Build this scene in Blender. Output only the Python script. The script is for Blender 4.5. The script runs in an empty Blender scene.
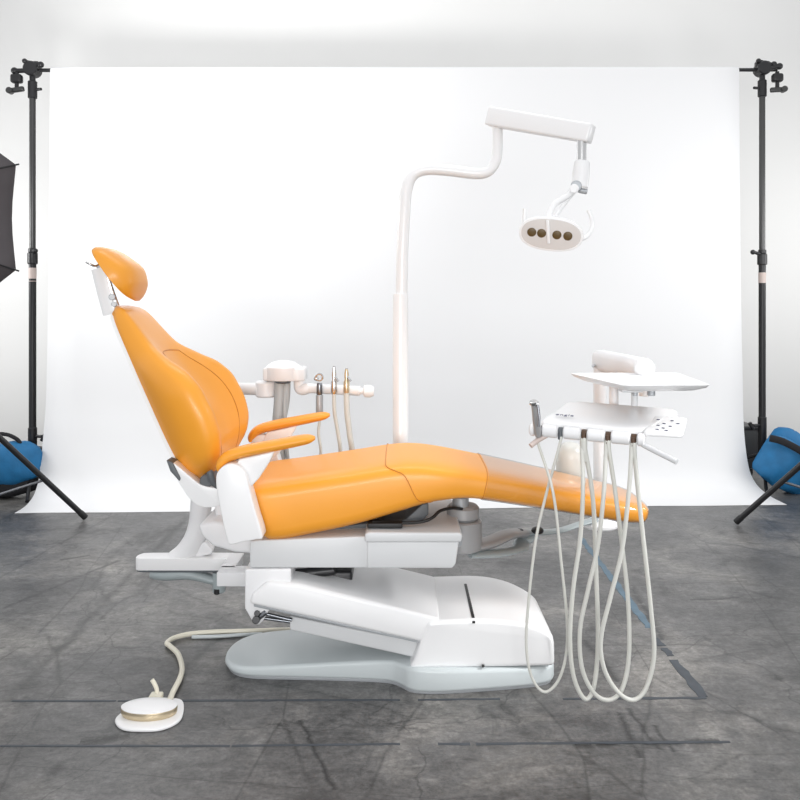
import bpy, bmesh, math, random
from mathutils import Vector, Matrix
random.seed(7)
C = bpy.context.scene.collection
V = Vector
PI = math.pi

# ------------------------------------------------------------------ camera
CAMY, CAMZ, F, HX, HY = -2.95, 1.30, 800.0, 400.0, 305.0
cam = bpy.data.cameras.new('camera'); cam.sensor_width = 36; cam.lens = 36
cam.shift_y = -95/800.0
cam.clip_start = 0.05
co = bpy.data.objects.new('camera', cam); C.objects.link(co)
co.location = (0, CAMY, CAMZ); co.rotation_euler = (PI/2, 0, 0)
bpy.context.scene.camera = co

def W(px, py, Y):
    D = Y - CAMY
    return V(((px-HX)*D/F, Y, CAMZ-(py-HY)*D/F))
def WF(px, py, z=0.0):
    D = (CAMZ-z)*F/(py-HY)
    return V(((px-HX)*D/F, D+CAMY, z))
def XZ(pts, Y): return [(p.x, p.z) for p in (W(a, b, Y) for a, b in pts)]

# ------------------------------------------------------------------ materials
def lin(c):
    return tuple((x/255/12.92 if x/255 <= .04045 else ((x/255+.055)/1.055)**2.4) for x in c)
def mat(name, rgb, rough=.4, metal=0, var=.06, vscale=6, bump=0, bscale=200, coat=0, spec=.5, trans=0, emit=None):
    m = bpy.data.materials.new(name); m.use_nodes = True
    n = m.node_tree.nodes; l = m.node_tree.links; b = n['Principled BSDF']
    col = rgb
    tc = n.new('ShaderNodeTexCoord'); nz = n.new('ShaderNodeTexNoise')
    nz.inputs['Scale'].default_value = vscale; nz.inputs['Detail'].default_value = 4
    l.new(tc.outputs['Object'], nz.inputs['Vector'])
    mx = n.new('ShaderNodeMix'); mx.data_type = 'RGBA'
    mx.inputs['A'].default_value = tuple(c*(1-var) for c in col)+(1,)
    mx.inputs['B'].default_value = tuple(min(1, c*(1+var)) for c in col)+(1,)
    l.new(nz.outputs['Fac'], mx.inputs['Factor']); l.new(mx.outputs['Result'], b.inputs['Base Color'])
    b.inputs['Roughness'].default_value = rough; b.inputs['Metallic'].default_value = metal
    b.inputs['Specular IOR Level'].default_value = spec
    b.inputs['Coat Weight'].default_value = coat; b.inputs['Coat Roughness'].default_value = .1
    b.inputs['Transmission Weight'].default_value = trans
    if emit: b.inputs['Emission Color'].default_value = emit+(1,); b.inputs['Emission Strength'].default_value = 1
    if bump:
        nb = n.new('ShaderNodeTexNoise'); nb.inputs['Scale'].default_value = bscale; nb.inputs['Detail'].default_value = 3
        l.new(tc.outputs['Object'], nb.inputs['Vector'])
        bp = n.new('ShaderNodeBump'); bp.inputs['Strength'].default_value = bump; bp.inputs['Distance'].default_value = .002
        l.new(nb.outputs['Fac'], bp.inputs['Height']); l.new(bp.outputs['Normal'], b.inputs['Normal'])
    return m
M = {}
M['leather'] = mat('orange_leather', (.86, .35, .030), .40, var=.05, vscale=3, bump=.12, bscale=260, coat=.12)
M['seam'] = mat('orange_seam', (.58, .20, .015), .55)
M['white'] = mat('white_plastic', (.84, .84, .845), .28, var=.02, coat=.15)
M['white2'] = mat('white_enamel', (.80, .80, .81), .35, var=.02)
M['light_grey'] = mat('light_grey_plastic', (.66, .67, .68), .4, var=.03)
M['base_grey'] = mat('blue_grey_base', (.57, .615, .625), .32, var=.04)
M['mid_grey'] = mat('mid_grey_metal', (.40, .42, .44), .4, .3)
M['dark_grey'] = mat('dark_grey_plastic', (.10, .11, .12), .5)
M['black'] = mat('black_rubber', (.012, .012, .013), .5)
M['black_metal'] = mat('black_painted_metal', (.022, .022, .024), .35, .2)
M['steel'] = mat('brushed_steel', (.62, .62, .62), .25, 1)
M['dark_steel'] = mat('dark_steel', (.22, .23, .25), .3, 1)
M['gold'] = mat('led_amber', (.10, .060, .016), .45, .1)
M['slot'] = mat('dark_brown_slot', (.085, .045, .025), .5)
M['pole'] = mat('dark_pole_metal', (.085, .085, .085), .35, .8)
M['hub'] = mat('cast_grey', (.36, .36, .365), .4, .2)
M['linkage'] = mat('grey_green_casting', (.34, .385, .395), .4)
M['lens'] = mat('lens_grey', (.66, .63, .61), .25, coat=.3)
M['tube'] = mat('grey_tubing', (.62, .62, .58), .4, var=.04)
M['hose_grey'] = mat('suction_hose_grey', (.42, .43, .43), .45)
M['cream'] = mat('cream_tubing', (.80, .76, .64), .4)
M['brass'] = mat('champagne_metal', (.62, .52, .36), .3, .8)
M['amber'] = mat('brown_plastic', (.40, .22, .12), .4)
M['blue_cloth'] = mat('blue_nylon', (.010, .155, .36), .6, var=.3, vscale=14, bump=.6, bscale=70)
M['black_cloth'] = mat('black_webbing', (.015, .015, .018), .8, bump=.3, bscale=300)
M['umbrella'] = mat('umbrella_black_fabric', (.085, .075, .080), .7, var=.2, vscale=5, bump=.2, bscale=30)
M['paper'] = mat('seamless_white_paper', (.905, .908, .913), .8, var=.004, vscale=2, spec=.2)
M['wall'] = mat('painted_white_wall', (.80, .798, .785), .75, var=.015, vscale=1.2, bump=.15, bscale=60)
M['navy'] = mat('navy_print', (.03, .03, .10), .5)
M['tape_blue'] = mat('worn_blue_tape', (.105, .165, .215), .6, var=.35, vscale=18)
M['tape_grey'] = mat('worn_grey_tape', (.058, .067, .080), .6, var=.4, vscale=18)
M['tag'] = mat('pale_sticker', (.62, .52, .48), .5)
M['case'] = mat('dark_case_laminate', (.035, .036, .038), .5, var=.15)
M['bottle'] = mat('frosted_bottle', (.86, .87, .83), .3, trans=.45)

def clear_vinyl():
    m = bpy.data.materials.new('clear_vinyl'); m.use_nodes = True
    n = m.node_tree.nodes; l = m.node_tree.links; n.clear()
    o = n.new('ShaderNodeOutputMaterial'); mx = n.new('ShaderNodeMixShader')
    t = n.new('ShaderNodeBsdfTransparent'); t.inputs['Color'].default_value = (.93, .93, .93, 1)
    g = n.new('ShaderNodeBsdfGlossy'); g.inputs['Roughness'].default_value = .05
    lw = n.new('ShaderNodeLayerWeight'); lw.inputs['Blend'].default_value = .5
    pw = n.new('ShaderNodeMath'); pw.operation = 'POWER'; pw.inputs[1].default_value = 4.0
    fr = n.new('ShaderNodeMapRange'); fr.inputs['To Min'].default_value = .05
    l.new(lw.outputs['Facing'], pw.inputs[0]); l.new(pw.outputs[0], fr.inputs['Value'])
    tc = n.new('ShaderNodeTexCoord'); nz = n.new('ShaderNodeTexNoise'); nz.inputs['Scale'].default_value = 14
    bp = n.new('ShaderNodeBump'); bp.inputs['Strength'].default_value = .12; bp.inputs['Distance'].default_value = .01
    l.new(tc.outputs['Object'], nz.inputs['Vector']); l.new(nz.outputs['Fac'], bp.inputs['Height'])
    l.new(bp.outputs['Normal'], g.inputs['Normal']); l.new(bp.outputs['Normal'], lw.inputs['Normal'])
    l.new(fr.outputs[0], mx.inputs['Fac']); l.new(t.outputs[0], mx.inputs[1]); l.new(g.outputs[0], mx.inputs[2])
    l.new(mx.outputs[0], o.inputs['Surface'])
    return m
M['vinyl'] = clear_vinyl()

def floor_mat():
    m = bpy.data.materials.new('stained_concrete'); m.use_nodes = True
    n = m.node_tree.nodes; l = m.node_tree.links; b = n['Principled BSDF']
    tc = n.new('ShaderNodeTexCoord')
    def noise(sc, det=6, rough=.6, dist=0, vec=None):
        x = n.new('ShaderNodeTexNoise'); x.inputs['Scale'].default_value = sc; x.inputs['Detail'].default_value = det
        x.inputs['Roughness'].default_value = rough; x.inputs['Distortion'].default_value = dist
        l.new(vec or tc.outputs['Object'], x.inputs['Vector']); return x.outputs['Fac']
    def ramp(inp, stops):
        r = n.new('ShaderNodeValToRGB'); l.new(inp, r.inputs['Fac'])
        e = r.color_ramp.elements
        while len(e) < len(stops): e.new(.5)
        for k, (p, v) in enumerate(stops): e[k].position = p; e[k].color = (v if isinstance(v, tuple) else (v, v, v))+(1,)
        return r.outputs['Color']
    def mult(a, c, fac=1.0):
        x = n.new('ShaderNodeMix'); x.data_type = 'RGBA'; x.blend_type = 'MULTIPLY'; x.inputs['Factor'].default_value = fac
        l.new(a, x.inputs['A']); l.new(c, x.inputs['B']); return x.outputs['Result']
    def math_(op, a, c=None, d=None, clamp=False):
        x = n.new('ShaderNodeMath'); x.operation = op; x.use_clamp = clamp
        for i, q in enumerate((a, c, d)):
            if q is None: continue
            if isinstance(q, (int, float)): x.inputs[i].default_value = q
            else: l.new(q, x.inputs[i])
        return x.outputs[0]
    base = ramp(noise(1.6, 8, .68, .4), [(.27, (.044, .044, .045)), (.5, (.102, .100, .098)), (.73, (.238, .226, .208))])
    fine = ramp(noise(16, 8, .8, .5), [(.25, .42), (.5, 1.0), (.75, 1.65)])
    col = mult(base, fine)
    col = mult(col, ramp(noise(70, 4, .7), [(.3, .72), (.5, 1.0), (.7, 1.25)]))
    # trowel streaks across the room
    mp = n.new('ShaderNodeMapping'); mp.inputs['Scale'].default_value = (3.2, 7.5, 1); mp.inputs['Rotation'].default_value = (0, 0, .25)
    l.new(tc.outputs['Object'], mp.inputs['Vector'])
    col = mult(col, ramp(noise(2.0, 9, .76, 1.6, mp.outputs['Vector']), [(.30, .42), (.44, .95), (.70, 1.45)]))
    # dark stains
    col = mult(col, ramp(noise(3.4, 9, .72, .9), [(.33, .40), (.42, .9), (.6, 1.06)]))
    # thin cracks and scratches
    def cracks(sc, wid, rot, stretch, dark, dist):
        mp = n.new('ShaderNodeMapping'); mp.inputs['Scale'].default_value = stretch; mp.inputs['Rotation'].default_value = (0, 0, rot)
        l.new(tc.outputs['Object'], mp.inputs['Vector'])
        nz = n.new('ShaderNodeTexNoise'); nz.inputs['Scale'].default_value = 3; nz.inputs['Detail'].default_value = 5
        l.new(mp.outputs['Vector'], nz.inputs['Vector'])
        va = n.new('ShaderNodeVectorMath'); va.operation = 'SCALE'; va.inputs['Scale'].default_value = dist
        l.new(nz.outputs['Color'], va.inputs[0])
        vb = n.new('ShaderNodeVectorMath'); l.new(mp.outputs['Vector'], vb.inputs[0]); l.new(va.outputs[0], vb.inputs[1])
        vo = n.new('ShaderNodeTexVoronoi'); vo.feature = 'DISTANCE_TO_EDGE'; vo.inputs['Scale'].default_value = sc
        l.new(vb.outputs[0], vo.inputs['Vector'])
        c1 = ramp(vo.outputs['Distance'], [(0, dark), (wid, dark+.15), (wid*2.2, 1.0)])
        gate = ramp(noise(2.3, 4, .6), [(.38, 1.0), (.46, 0.0)])
        x = n.new('ShaderNodeMix'); x.data_type = 'RGBA'; l.new(gate, x.inputs['Factor'])
        l.new(c1, x.inputs['A']); x.inputs['B'].default_value = (1, 1, 1, 1)
        return x.outputs['Result']
    col = mult(col, cracks(.8, .0016, .5, (1, 1, 1), .5, .35))
    col = mult(col, cracks(1.8, .003, .9, (1, .18, 1), .55, .10))
    col = mult(col, cracks(2.4, .003, -.15, (.18, 1.4, 1), .6, .08))
    # worn straight score lines
    sx = n.new('ShaderNodeSeparateXYZ'); l.new(tc.outputs['Object'], sx.inputs[0])
    wob = math_('MULTIPLY', math_('SUBTRACT', noise(7, 4, .7), .5), .05)
    def line(p, q, wid, dark, gsc, g0, g1):
        dx, dy = q[0]-p[0], q[1]-p[1]; L = math.hypot(dx, dy); dx /= L; dy /= L
        X = math_('SUBTRACT', sx.outputs['X'], p[0]); Y = math_('SUBTRACT', sx.outputs['Y'], p[1])
        t = math_('ADD', math_('MULTIPLY', X, dx), math_('MULTIPLY', Y, dy))
        s = math_('ADD', math_('ADD', math_('MULTIPLY', X, -dy), math_('MULTIPLY', Y, dx)), wob)
        a = math_('SUBTRACT', 1.0, math_('DIVIDE', math_('ABSOLUTE', s), wid), clamp=True)
        ends = math_('MULTIPLY', math_('GREATER_THAN', t, 0.0), math_('LESS_THAN', t, L))
        gate = ramp(noise(gsc, 5, .7), [(g0, 0.0), (g1, 1.0)])
        k = math_('MULTIPLY', math_('MULTIPLY', a, ends), gate)
        x = n.new('ShaderNodeMix'); x.data_type = 'RGBA'; l.new(k, x.inputs['Factor'])
        x.inputs['A'].default_value = (1, 1, 1, 1); x.inputs['B'].default_value = (dark, dark, dark, 1)
        return x.outputs['Result']
    f2 = lambda px, py: tuple(WF(px, py)[:2])
    for (a, c, w, d, gs, g0, g1) in [
            (f2(189, 515), f2(8, 702), .035, .35, 5, .34, .55),
            (f2(225, 634), f2(20, 800), .03, .35, 5, .38, .6),
            (f2(400, 645), f2(800, 645), .012, .45, 6, .42, .6),
            (f2(0, 648), f2(330, 648), .012, .45, 6, .46, .6),
            (f2(500, 700), f2(590, 800), .03, .4, 7, .42, .6),
            (f2(455, 560), f2(500, 800), .02, .5, 7, .48, .6),
            (f2(580, 570), f2(610, 700), .03, .35, 9, .48, .6),
            (f2(650, 660), f2(800, 745), .008, .45, 5, .4, .5),
            (f2(560, 615), f2(700, 625), .01, .5, 6, .45, .6),
            (f2(618, 712), f2(640, 758), .022, .18, 16, 0.36, 0.49),
            (f2(628, 708), f2(662, 752), .014, .18, 20, 0.36, 0.47),
            (f2(655, 725), f2(676, 752), .012, .18, 20, 0.33, 0.44),
            (f2(585, 640), f2(625, 690), .022, .18, 14, 0.36, 0.49),
            (f2(630, 585), f2(662, 640), .030, .18, 22, 0.41, 0.49),
            (f2(50, 752), f2(130, 735), .025, .22, 12, 0.39, 0.51),
            (f2(80, 742), f2(118, 738), .03, .18, 16, 0.33, 0.44),
            (f2(300, 720), f2(335, 790), .012, .22, 14, 0.33, 0.44),
            (f2(575, 745), f2(720, 741), .03, .18, 18, 0.39, 0.49),
            (f2(0, 610), f2(120, 560), .02, .28, 10, 0.39, 0.49),
            (f2(60, 560), f2(90, 555), .02, .18, 14, 0.33, 0.44),
            (f2(690, 600), f2(740, 598), .012, .18, 12, 0.33, 0.41)]:
        col = mult(col, line(a, c, w, d, gs, g0, g1))
    l.new(col, b.inputs['Base Color'])
    rr = n.new('ShaderNodeMapRange'); l.new(noise(4, 6), rr.inputs['Value'])
    rr.inputs['To Min'].default_value = .24; rr.inputs['To Max'].default_value = .46
    l.new(rr.outputs[0], b.inputs['Roughness']); b.inputs['Specular IOR Level'].default_value = .55
    bp = n.new('ShaderNodeBump'); bp.inputs['Strength'].default_value = .35; bp.inputs['Distance'].default_value = .004
    l.new(noise(22, 8, .75), bp.inputs['Height']); l.new(bp.outputs['Normal'], b.inputs['Normal'])
    return m
M['floor'] = floor_mat()

# ------------------------------------------------------------------ mesh helpers
def cr(pts, k=6, closed=False):
    """Catmull-Rom through a list of equal-length tuples"""
    P = [tuple(p) for p in pts]; n = len(P); out = []
    rng = range(n) if closed else range(n-1)
    for i in rng:
        if closed: a, b, c, d = P[(i-1) % n], P[i], P[(i+1) % n], P[(i+2) % n]
        else: a, b, c, d = P[max(i-1, 0)], P[i], P[i+1], P[min(i+2, n-1)]
        for j in range(k):
            t = j/k
            out.append(tuple(.5*((2*q)+(-p+r)*t+(2*p-5*q+4*r-s)*t*t+(-p+3*q-3*r+s)*t**3) for p, q, r, s in zip(a, b, c, d)))
    if not closed: out.append(P[-1])
    return out

class MB:
    def __init__(s): s.bm = bmesh.new()
    def _merge(s, tmp, mi):
        bmesh.ops.recalc_face_normals(tmp, faces=tmp.faces)
        for f in tmp.faces: f.material_index = mi
        me = bpy.data.meshes.new('tmp'); tmp.to_mesh(me); tmp.free()
        s.bm.from_mesh(me); bpy.data.meshes.remove(me); return s
    def raw(s, verts, faces, mi=0, bevel=0, seg=3, ang=25):
        t = bmesh.new(); vs = [t.verts.new(v) for v in verts]
        for f in faces:
            try: t.faces.new([vs[i] for i in f])
            except ValueError: pass
        bmesh.ops.remove_doubles(t, verts=t.verts, dist=1e-6)
        bmesh.ops.recalc_face_normals(t, faces=t.faces)
        if bevel:
            es = [e for e in t.edges if len(e.link_faces) == 2 and e.calc_face_angle(0) > math.radians(ang)]
            bmesh.ops.bevel(t, geom=es, offset=bevel, segments=seg, profile=.5, affect='EDGES', clamp_overlap=True)
        return s._merge(t, mi)
    def prism(s, poly, y0, y1, bevel=.004, mi=0, seg=3, shear=None):
        n = len(poly)
        vs = [(x, y0, z) for x, z in poly]+[(x, y1, z) for x, z in poly]
        if shear: vs = [shear(*v) for v in vs]
        fs = [tuple(range(n)), tuple(range(2*n-1, n-1, -1))]+[(i, i+n, (i+1) % n+n, (i+1) % n) for i in range(n)]
        return s.raw(vs, fs, mi, bevel, seg)
    def plan(s, poly, z0, z1, bevel=.004, mi=0):
        n = len(poly); zf = z1 if callable(z1) else (lambda x, y: z1)
        vs = [(x, y, z0) for x, y in poly]+[(x, y, zf(x, y)) for x, y in poly]
        fs = [tuple(range(n)), tuple(range(2*n-1, n-1, -1))]+[(i, i+n, (i+1) % n+n, (i+1) % n) for i in range(n)]
        return s.raw(vs, fs, mi, bevel)
    def box(s, c, d, bevel=.004, mi=0, rot=None):
        R = rot or Matrix.Identity(3); c = V(c)
        vs = [c+R @ V((x*d[0]/2, y*d[1]/2, z*d[2]/2)) for x in (-1, 1) for y in (-1, 1) for z in (-1, 1)]
        fs = [(0, 1, 3, 2), (4, 6, 7, 5), (0, 4, 5, 1), (2, 3, 7, 6), (0, 2, 6, 4), (1, 5, 7, 3)]
        return s.raw(vs, fs, mi, bevel)
    def beam(s, p0, p1, h0, w0, h1=None, w1=None, bevel=.01, mi=0, up=(0, 0, 1)):
        p0, p1 = V(p0), V(p1); t = (p1-p0).normalized(); sd = t.cross(V(up)).normalized(); u = sd.cross(t)
        h1 = h1 or h0; w1 = w1 or w0; vs = []
        for p, h, w in ((p0, h0, w0), (p1, h1, w1)):
            vs += [p+sd*(a*w/2)+u*(b*h/2) for a, b in ((-1, -1), (1, -1), (1, 1), (-1, 1))]
        fs = [(0, 1, 2, 3), (7, 6, 5, 4)]+[(i, i+4, (i+1) % 4+4, (i+1) % 4) for i in range(4)]
        return s.raw(vs, fs, mi, bevel)
    def loft(s, rings, mi=0, caps=True):
        n = len(rings[0]); vs = [p for r in rings for p in r]; fs = []
        for i in range(len(rings)-1):
            for j in range(n):
                fs.append((i*n+j, i*n+(j+1) % n, (i+1)*n+(j+1) % n, (i+1)*n+j))
        if caps: fs += [tuple(range(n)), tuple(range(len(vs)-1, len(vs)-n-1, -1))]
        return s.raw(vs, fs, mi)
    def tube(s, pts, r, mi=0, k=6, n=12, rb=None, up=None, closed=False):
        """swept round (or elliptical, with rb) tube; r may be a list per control point"""
        rl = r if isinstance(r, (list, tuple)) else [r]*len(pts)
        bl = rl if rb is None else (rb if isinstance(rb, (list, tuple)) else [rb]*len(pts))
        q = [tuple(p)+(a, b) for p, a, b in zip(pts, rl, bl)]
        if k > 1 and len(q) > 2: q = cr(q, k)
        P = [V(x[:3]) for x in q]; rings = []
        prev = None
        for i, p in enumerate(P):
            t = (P[min(i+1, len(P)-1)]-P[max(i-1, 0)]).normalized()
            if up: sd = t.cross(V(up)).normalized()
            elif prev is None:
                a = V((0, 0, 1)) if abs(t.z) < .9 else V((1, 0, 0)); sd = t.cross(a).normalized()
            else: sd = (prev-t*prev.dot(t)).normalized()
            prev = sd; u = sd.cross(t)
            ra, rbb = max(q[i][3], 1e-4), max(q[i][4], 1e-4)
            rings.append([p+sd*(math.cos(2*PI*j/n)*ra)+u*(math.sin(2*PI*j/n)*rbb) for j in range(n)])
        return s.loft(rings, mi)
    def lathe(s, prof, o=(0, 0, 0), axis=(0, 0, 1), n=28, mi=0, sx=1, ref=None):
        ax = V(axis).normalized(); a = V(ref) if ref else (V((1, 0, 0)) if abs(ax.x) < .9 else V((0, 1, 0)))
        e1 = (a-ax*a.dot(ax)).normalized(); e2 = ax.cross(e1); o = V(o)
        rings = [[o+ax*h+e1*(max(r, 1e-4)*sx*math.cos(2*PI*j/n))+e2*(max(r, 1e-4)*math.sin(2*PI*j/n)) for j in range(n)] for r, h in prof]
        return s.loft(rings, mi)
    def cyl(s, p0, p1, r, mi=0, n=20, bev=.15):
        p0, p1 = V(p0), V(p1); L = (p1-p0).length; b = min(r*bev, L*.3)
        return s.lathe([(r-b, 0), (r, b), (r, L-b), (r-b, L)], p0, p1-p0, n, mi)
    def ball(s, c, r, mi=0, n=20, sc=(1, 1, 1)):
        rings = [[V(c)+V((r*sc[0]*math.sin(PI*i/10)*math.cos(2*PI*j/n), r*sc[1]*math.sin(PI*i/10)*math.sin(2*PI*j/n), r*sc[2]*math.cos(PI*i/10))) for j in range(n)] for i in range(1, 10)]
        return s.loft(rings, mi)

def base_of(p):
    while p.parent: p = p.parent
    return V(p.location)
def part(name, mb, mats, parent=None, label=None, base=None, ang=38):
    me = bpy.data.meshes.new(name)
    off = V(base) if base is not None else (base_of(parent) if parent else V((0, 0, 0)))
    bmesh.ops.translate(mb.bm, verts=mb.bm.verts, vec=-off)
    mb.bm.to_mesh(me); mb.bm.free()
    for m in (mats if isinstance(mats, (list, tuple)) else [mats]): me.materials.append(M[m])
    for p in me.polygons: p.use_smooth = True
    me.set_sharp_from_angle(angle=math.radians(ang))
    o = bpy.data.objects.new(name, me); C.objects.link(o)
    if parent: o.parent = parent
    elif base is not None: o.location = base
    if label: o['label'] = label
    return o
def tag(o, label, cat, group=None):
    o['label'] = label; o['category'] = cat
    if group: o['group'] = group
    return o
def thing(name, loc, label, cat, group=None):
    o = bpy.data.objects.new(name, None); o.empty_display_size = .1; C.objects.link(o); o.location = loc
    return tag(o, label, cat, group)

# ------------------------------------------------------------------ the room
def structure(name, mb, m):
    o = part(name, mb, m); o['kind'] = 'structure'; return o
structure('floor', MB().box((0, .6, -.05), (14, 8.4, .1), 0), 'floor')
structure('wall_back', MB().box((0, 3.85, 2.4), (14, .2, 5.0), 0), 'wall')

# ------------------------------------------------------------------ backdrop
def bd():
    mb = MB(); t = .0016
    rz = 2.943
    def pt(side, dY, z, w):   # side 0..1 left..right
        X = -2.405+(2.425+2.405)*side + w*max(0, side)
        return V((X, dY+.22*side, z))
    R = .032
    prof = []
    for a in range(0, 181, 20):   # wraps over the tube, hanging off its front
        an = math.radians(180-a); prof.append((2.55+R-R*math.cos(an)*-1 if False else 2.55+R+R*math.cos(an), None, R*math.sin(an), 0))
    prof = prof[::-1]
    rows = []
    for (y, _, dz, w) in prof: rows.append((y, dz, 0))
    low = [(2.545, 2.4, 0), (2.525, 1.5, .0), (2.49, .722, .0), (2.45, .45, -.01), (2.41, .27, -.01), (2.375, .145, .0), (2.325, .072, .02), (2.27, .034, .045), (2.19, .010, .07), (2.11, .003, .085), (2.035, .0015, .09)]
    low = cr(low, 5)
    NS = 24; rings = []
    for i in range(NS+1):
        s = i/NS; col = []
        top = rz-R+.068*s
        for (y, dz, w) in rows: col.append(pt(s, y, top+dz, 0))
        for (y, z, w) in low:
            zz = z if z < 1.0 else z*(1+.02*s)
            wav = .006*math.sin(s*17+1)*max(0, 1-z*4)+.003*math.sin(s*41)*max(0, 1-z*4)
            col.append(pt(s, y+wav, zz, w))
        rings.append(col)
    vs, fs = [], []
    n = len(rings[0])
    for c in rings: vs += c
    for i in range(NS):
        for j in range(n-1): fs.append((i*n+j, i*n+j+1, (i+1)*n+j+1, (i+1)*n+j))
    mb.raw(vs, fs)
    o = part('backdrop_paper', mb, 'paper', base=(0, 2.3, 0))
    md = o.modifiers.new('thickness', 'SOLIDIFY'); md.thickness = .0012; md.offset = 0
    tag(o, 'wide seamless white paper backdrop hanging from the crossbar and sweeping onto the floor', 'backdrop')
    roll = MB().cyl(pt(0, 2.55+R, rz-R, 0)+V((.004, 0, 0)), pt(1, 2.55+R, rz-R+.068, 0)+V((-.004, 0, 0)), R-.003, n=24)
    part('paper_core', roll, 'white2', o)
bd()
bl, br = V((-2.62, 2.577, 2.922)), V((2.72, 2.577+.243, 2.996))
tag(part('crossbar', MB().cyl(bl, br, .013), 'black_metal', base=(0, 2.7, 2.945)), 'thin black metal crossbar running through the top of the white paper roll', 'pole')

def backdrop_stand(x, y, top, sgn, label, collar_py, low_py, cat='stand'):
    t = thing('backdrop_stand', (x, y, 0), label, cat, 'stands holding the paper backdrop')
    D = y-CAMY; zz = lambda py: CAMZ-(py-HY)*D/F
    zc, zl = zz(collar_py), zz(low_py)
    part('upper_pole', MB().cyl((x, y, zc-.1), (x, y, top-.12), .021), 'pole', t)
    part('lower_pole', MB().cyl((x, y, zl-.1), (x, y, zc), .0245), 'black_metal', t)
    c = MB().cyl((x, y, zc-.05), (x, y, zc+.03), .034).cyl((x, y, zc+.03), (x, y, zc+.06), .028)
    part('collar', c, 'black_metal', t)
    k = MB().cyl((x, y, zc+.02), (x-.07*(1 if sgn > 0 else -.4), y-.03, zc+.04), .012).ball((x-.08*(1 if sgn > 0 else -.4), y-.03, zc+.04), .018)
    part('locking_knob', k, 'black_metal', t)
    part('sticker', MB().lathe([(.0262, 0), (.0262, .075)], (x, y, zc-.15-(0.0 if sgn < 0 else .03)), (0, 0, 1), 20).cyl((x, y, zc-.17), (x, y, zc-.165), .0258), 'tag', t, 'pale sticker band')
    part('base_sleeve', MB().cyl((x, y, .12), (x, y, zl+.06), .030), 'black_metal', t)
    s = 1 if sgn < 0 else -1
    part('locking_knob', MB().cyl((x, y, zl), (x+s*.075, y-.02, zl), .011).cyl((x+s*.072, y-.02, zl-.03), (x+s*.10, y-.02, zl+.02), .014), 'black_metal', t)
    if sgn < 0: part('spigot', MB().cyl((x, y, zl-.085), (x+.085, y-.02, zl-.085), .017), 'black_metal', t)
    for a in ((2.5, .50, -1.25) if sgn < 0 else (.6, 2.7, -1.9)):
        r = .42 if a > 0 else .30
        e = V((x+math.cos(a)*r, y+math.sin(a)*r, .012))
        part('leg', MB().tube([(x, y, .22), (x+math.cos(a)*.08, y+math.sin(a)*.08, .2), (x+math.cos(a)*r*.8, y+math.sin(a)*r*.8, .05), e], .012), 'black_metal', t)
    # clamp cluster at the head
    h = MB()
    h.cyl((x, y, top-.19), (x, y, top-.07), .031).cyl((x, y, top-.08), (x, y, top+.0), .02)
    part('top_socket', h, 'black_metal', t)
    o = -sgn
    g = MB().cyl((x, y-.05, top+.01), (x, y+.05, top+.01), .050, n=24).box((x, y, top+.03), (.10, .05, .07), .012)
    part('grip_head', g, 'black_metal', t)
    w = MB().beam((x-.045, y-.03, top+.06), (x+.075, y-.03, top+.03), .024, .02, bevel=.006).ball((x-.04, y-.03, top+.06), .018).ball((x+.07, y-.03, top+.035), .022)
    part('wing_handle', w, 'black_metal', t)
    q = MB().cyl((x, y-.03, top-.005), (x+sgn*.10, y-.04, top-.01 if sgn < 0 else top+.02), .016)
    q.ball((x+sgn*.105, y-.04, top-.01 if sgn < 0 else top+.018), .024)
    part('side_spigot', q, 'black_metal', t)
    j = MB().cyl((x+sgn*.09, y-.04, top-.02), (x+sgn*.09, y-.04, top-.14), .014)
    j.box((x+sgn*.09, y-.04, top-.065), (.075, .055, .062), .016)
    part('clip_body', j, 'black_metal', t)
    z = MB().beam((x+sgn*.13, y-.05, top-.150), (x+sgn*.035, y-.05, top-.135 if sgn < 0 else top-.155), .035, .03, bevel=.010)
    z.cyl((x+sgn*.13, y-.075, top-.15), (x+sgn*.13, y-.03, top-.15), .022)
    part('clip_arm', z, 'pole', t)
    tk = MB().cyl((x, y, top-.13), (x-sgn*.07, y-.02, top-.13), .01)
    tk.beam((x-sgn*.075, y-.02, top-.17), (x-sgn*.075, y-.02, top-.09), .03, .03, bevel=.008)
    part('tightening_knob', tk, 'black_metal', t)
    return t
backdrop_stand(-2.540, 2.577+.003, 2.917, -1, 'tall backdrop stand left of the white paper, its base behind the left blue sandbag', 257, 436)
backdrop_stand(2.610, 2.577+.238, 2.990, 1, 'tall backdrop stand right of the white paper, its base behind the right blue sandbag', 258, 425)

# ------------------------------------------------------------------ light stands whose legs reach into frame
def light_stand(px, py, foot, hub, label, ptop):
    t = thing('light_stand', (px, py, 0), label, 'stand', 'low tripod light stands')
    part('pole', MB().cyl((px, py, .10), (px, py, ptop), .016), 'black_metal', t)
    part('hub', MB().cyl((px, py, hub-.04), (px, py, hub+.06), .032), 'black_metal', t)
    part('lower_collar', MB().cyl((px, py, .13), (px, py, .19), .026), 'black_metal', t)
    v = V((foot[0]-px, foot[1]-py, 0))
    for a in (0, 2.0944, -2.0944):
        q = Matrix.Rotation(a, 3, 'Z') @ v
        top = V((px, py, hub))+q.normalized()*.03; end = V((px, py, .015))+q
        lg = part('leg', MB().cyl(top, end, .0165), 'black_metal', t)
        d = (end-top).normalized()
        part('rubber_foot', MB().cyl(end-d*.05, end, .019), 'black', lg)
        m = top.lerp(end, .72)
        part('brace', MB().cyl(V((px, py, .16))+q.normalized()*.02, m, .0075), 'dark_steel', t)
    return t
light_stand(-2.55, 1.30, (-1.90, 1.885), .955, 'black tripod light stand carrying the umbrella at the left edge', 1.80)
light_stand(2.72, 1.20, (1.985, 1.78), 1.0, 'black light stand at the right edge, its leg crossing the right blue sandbag', 1.70)

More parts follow.
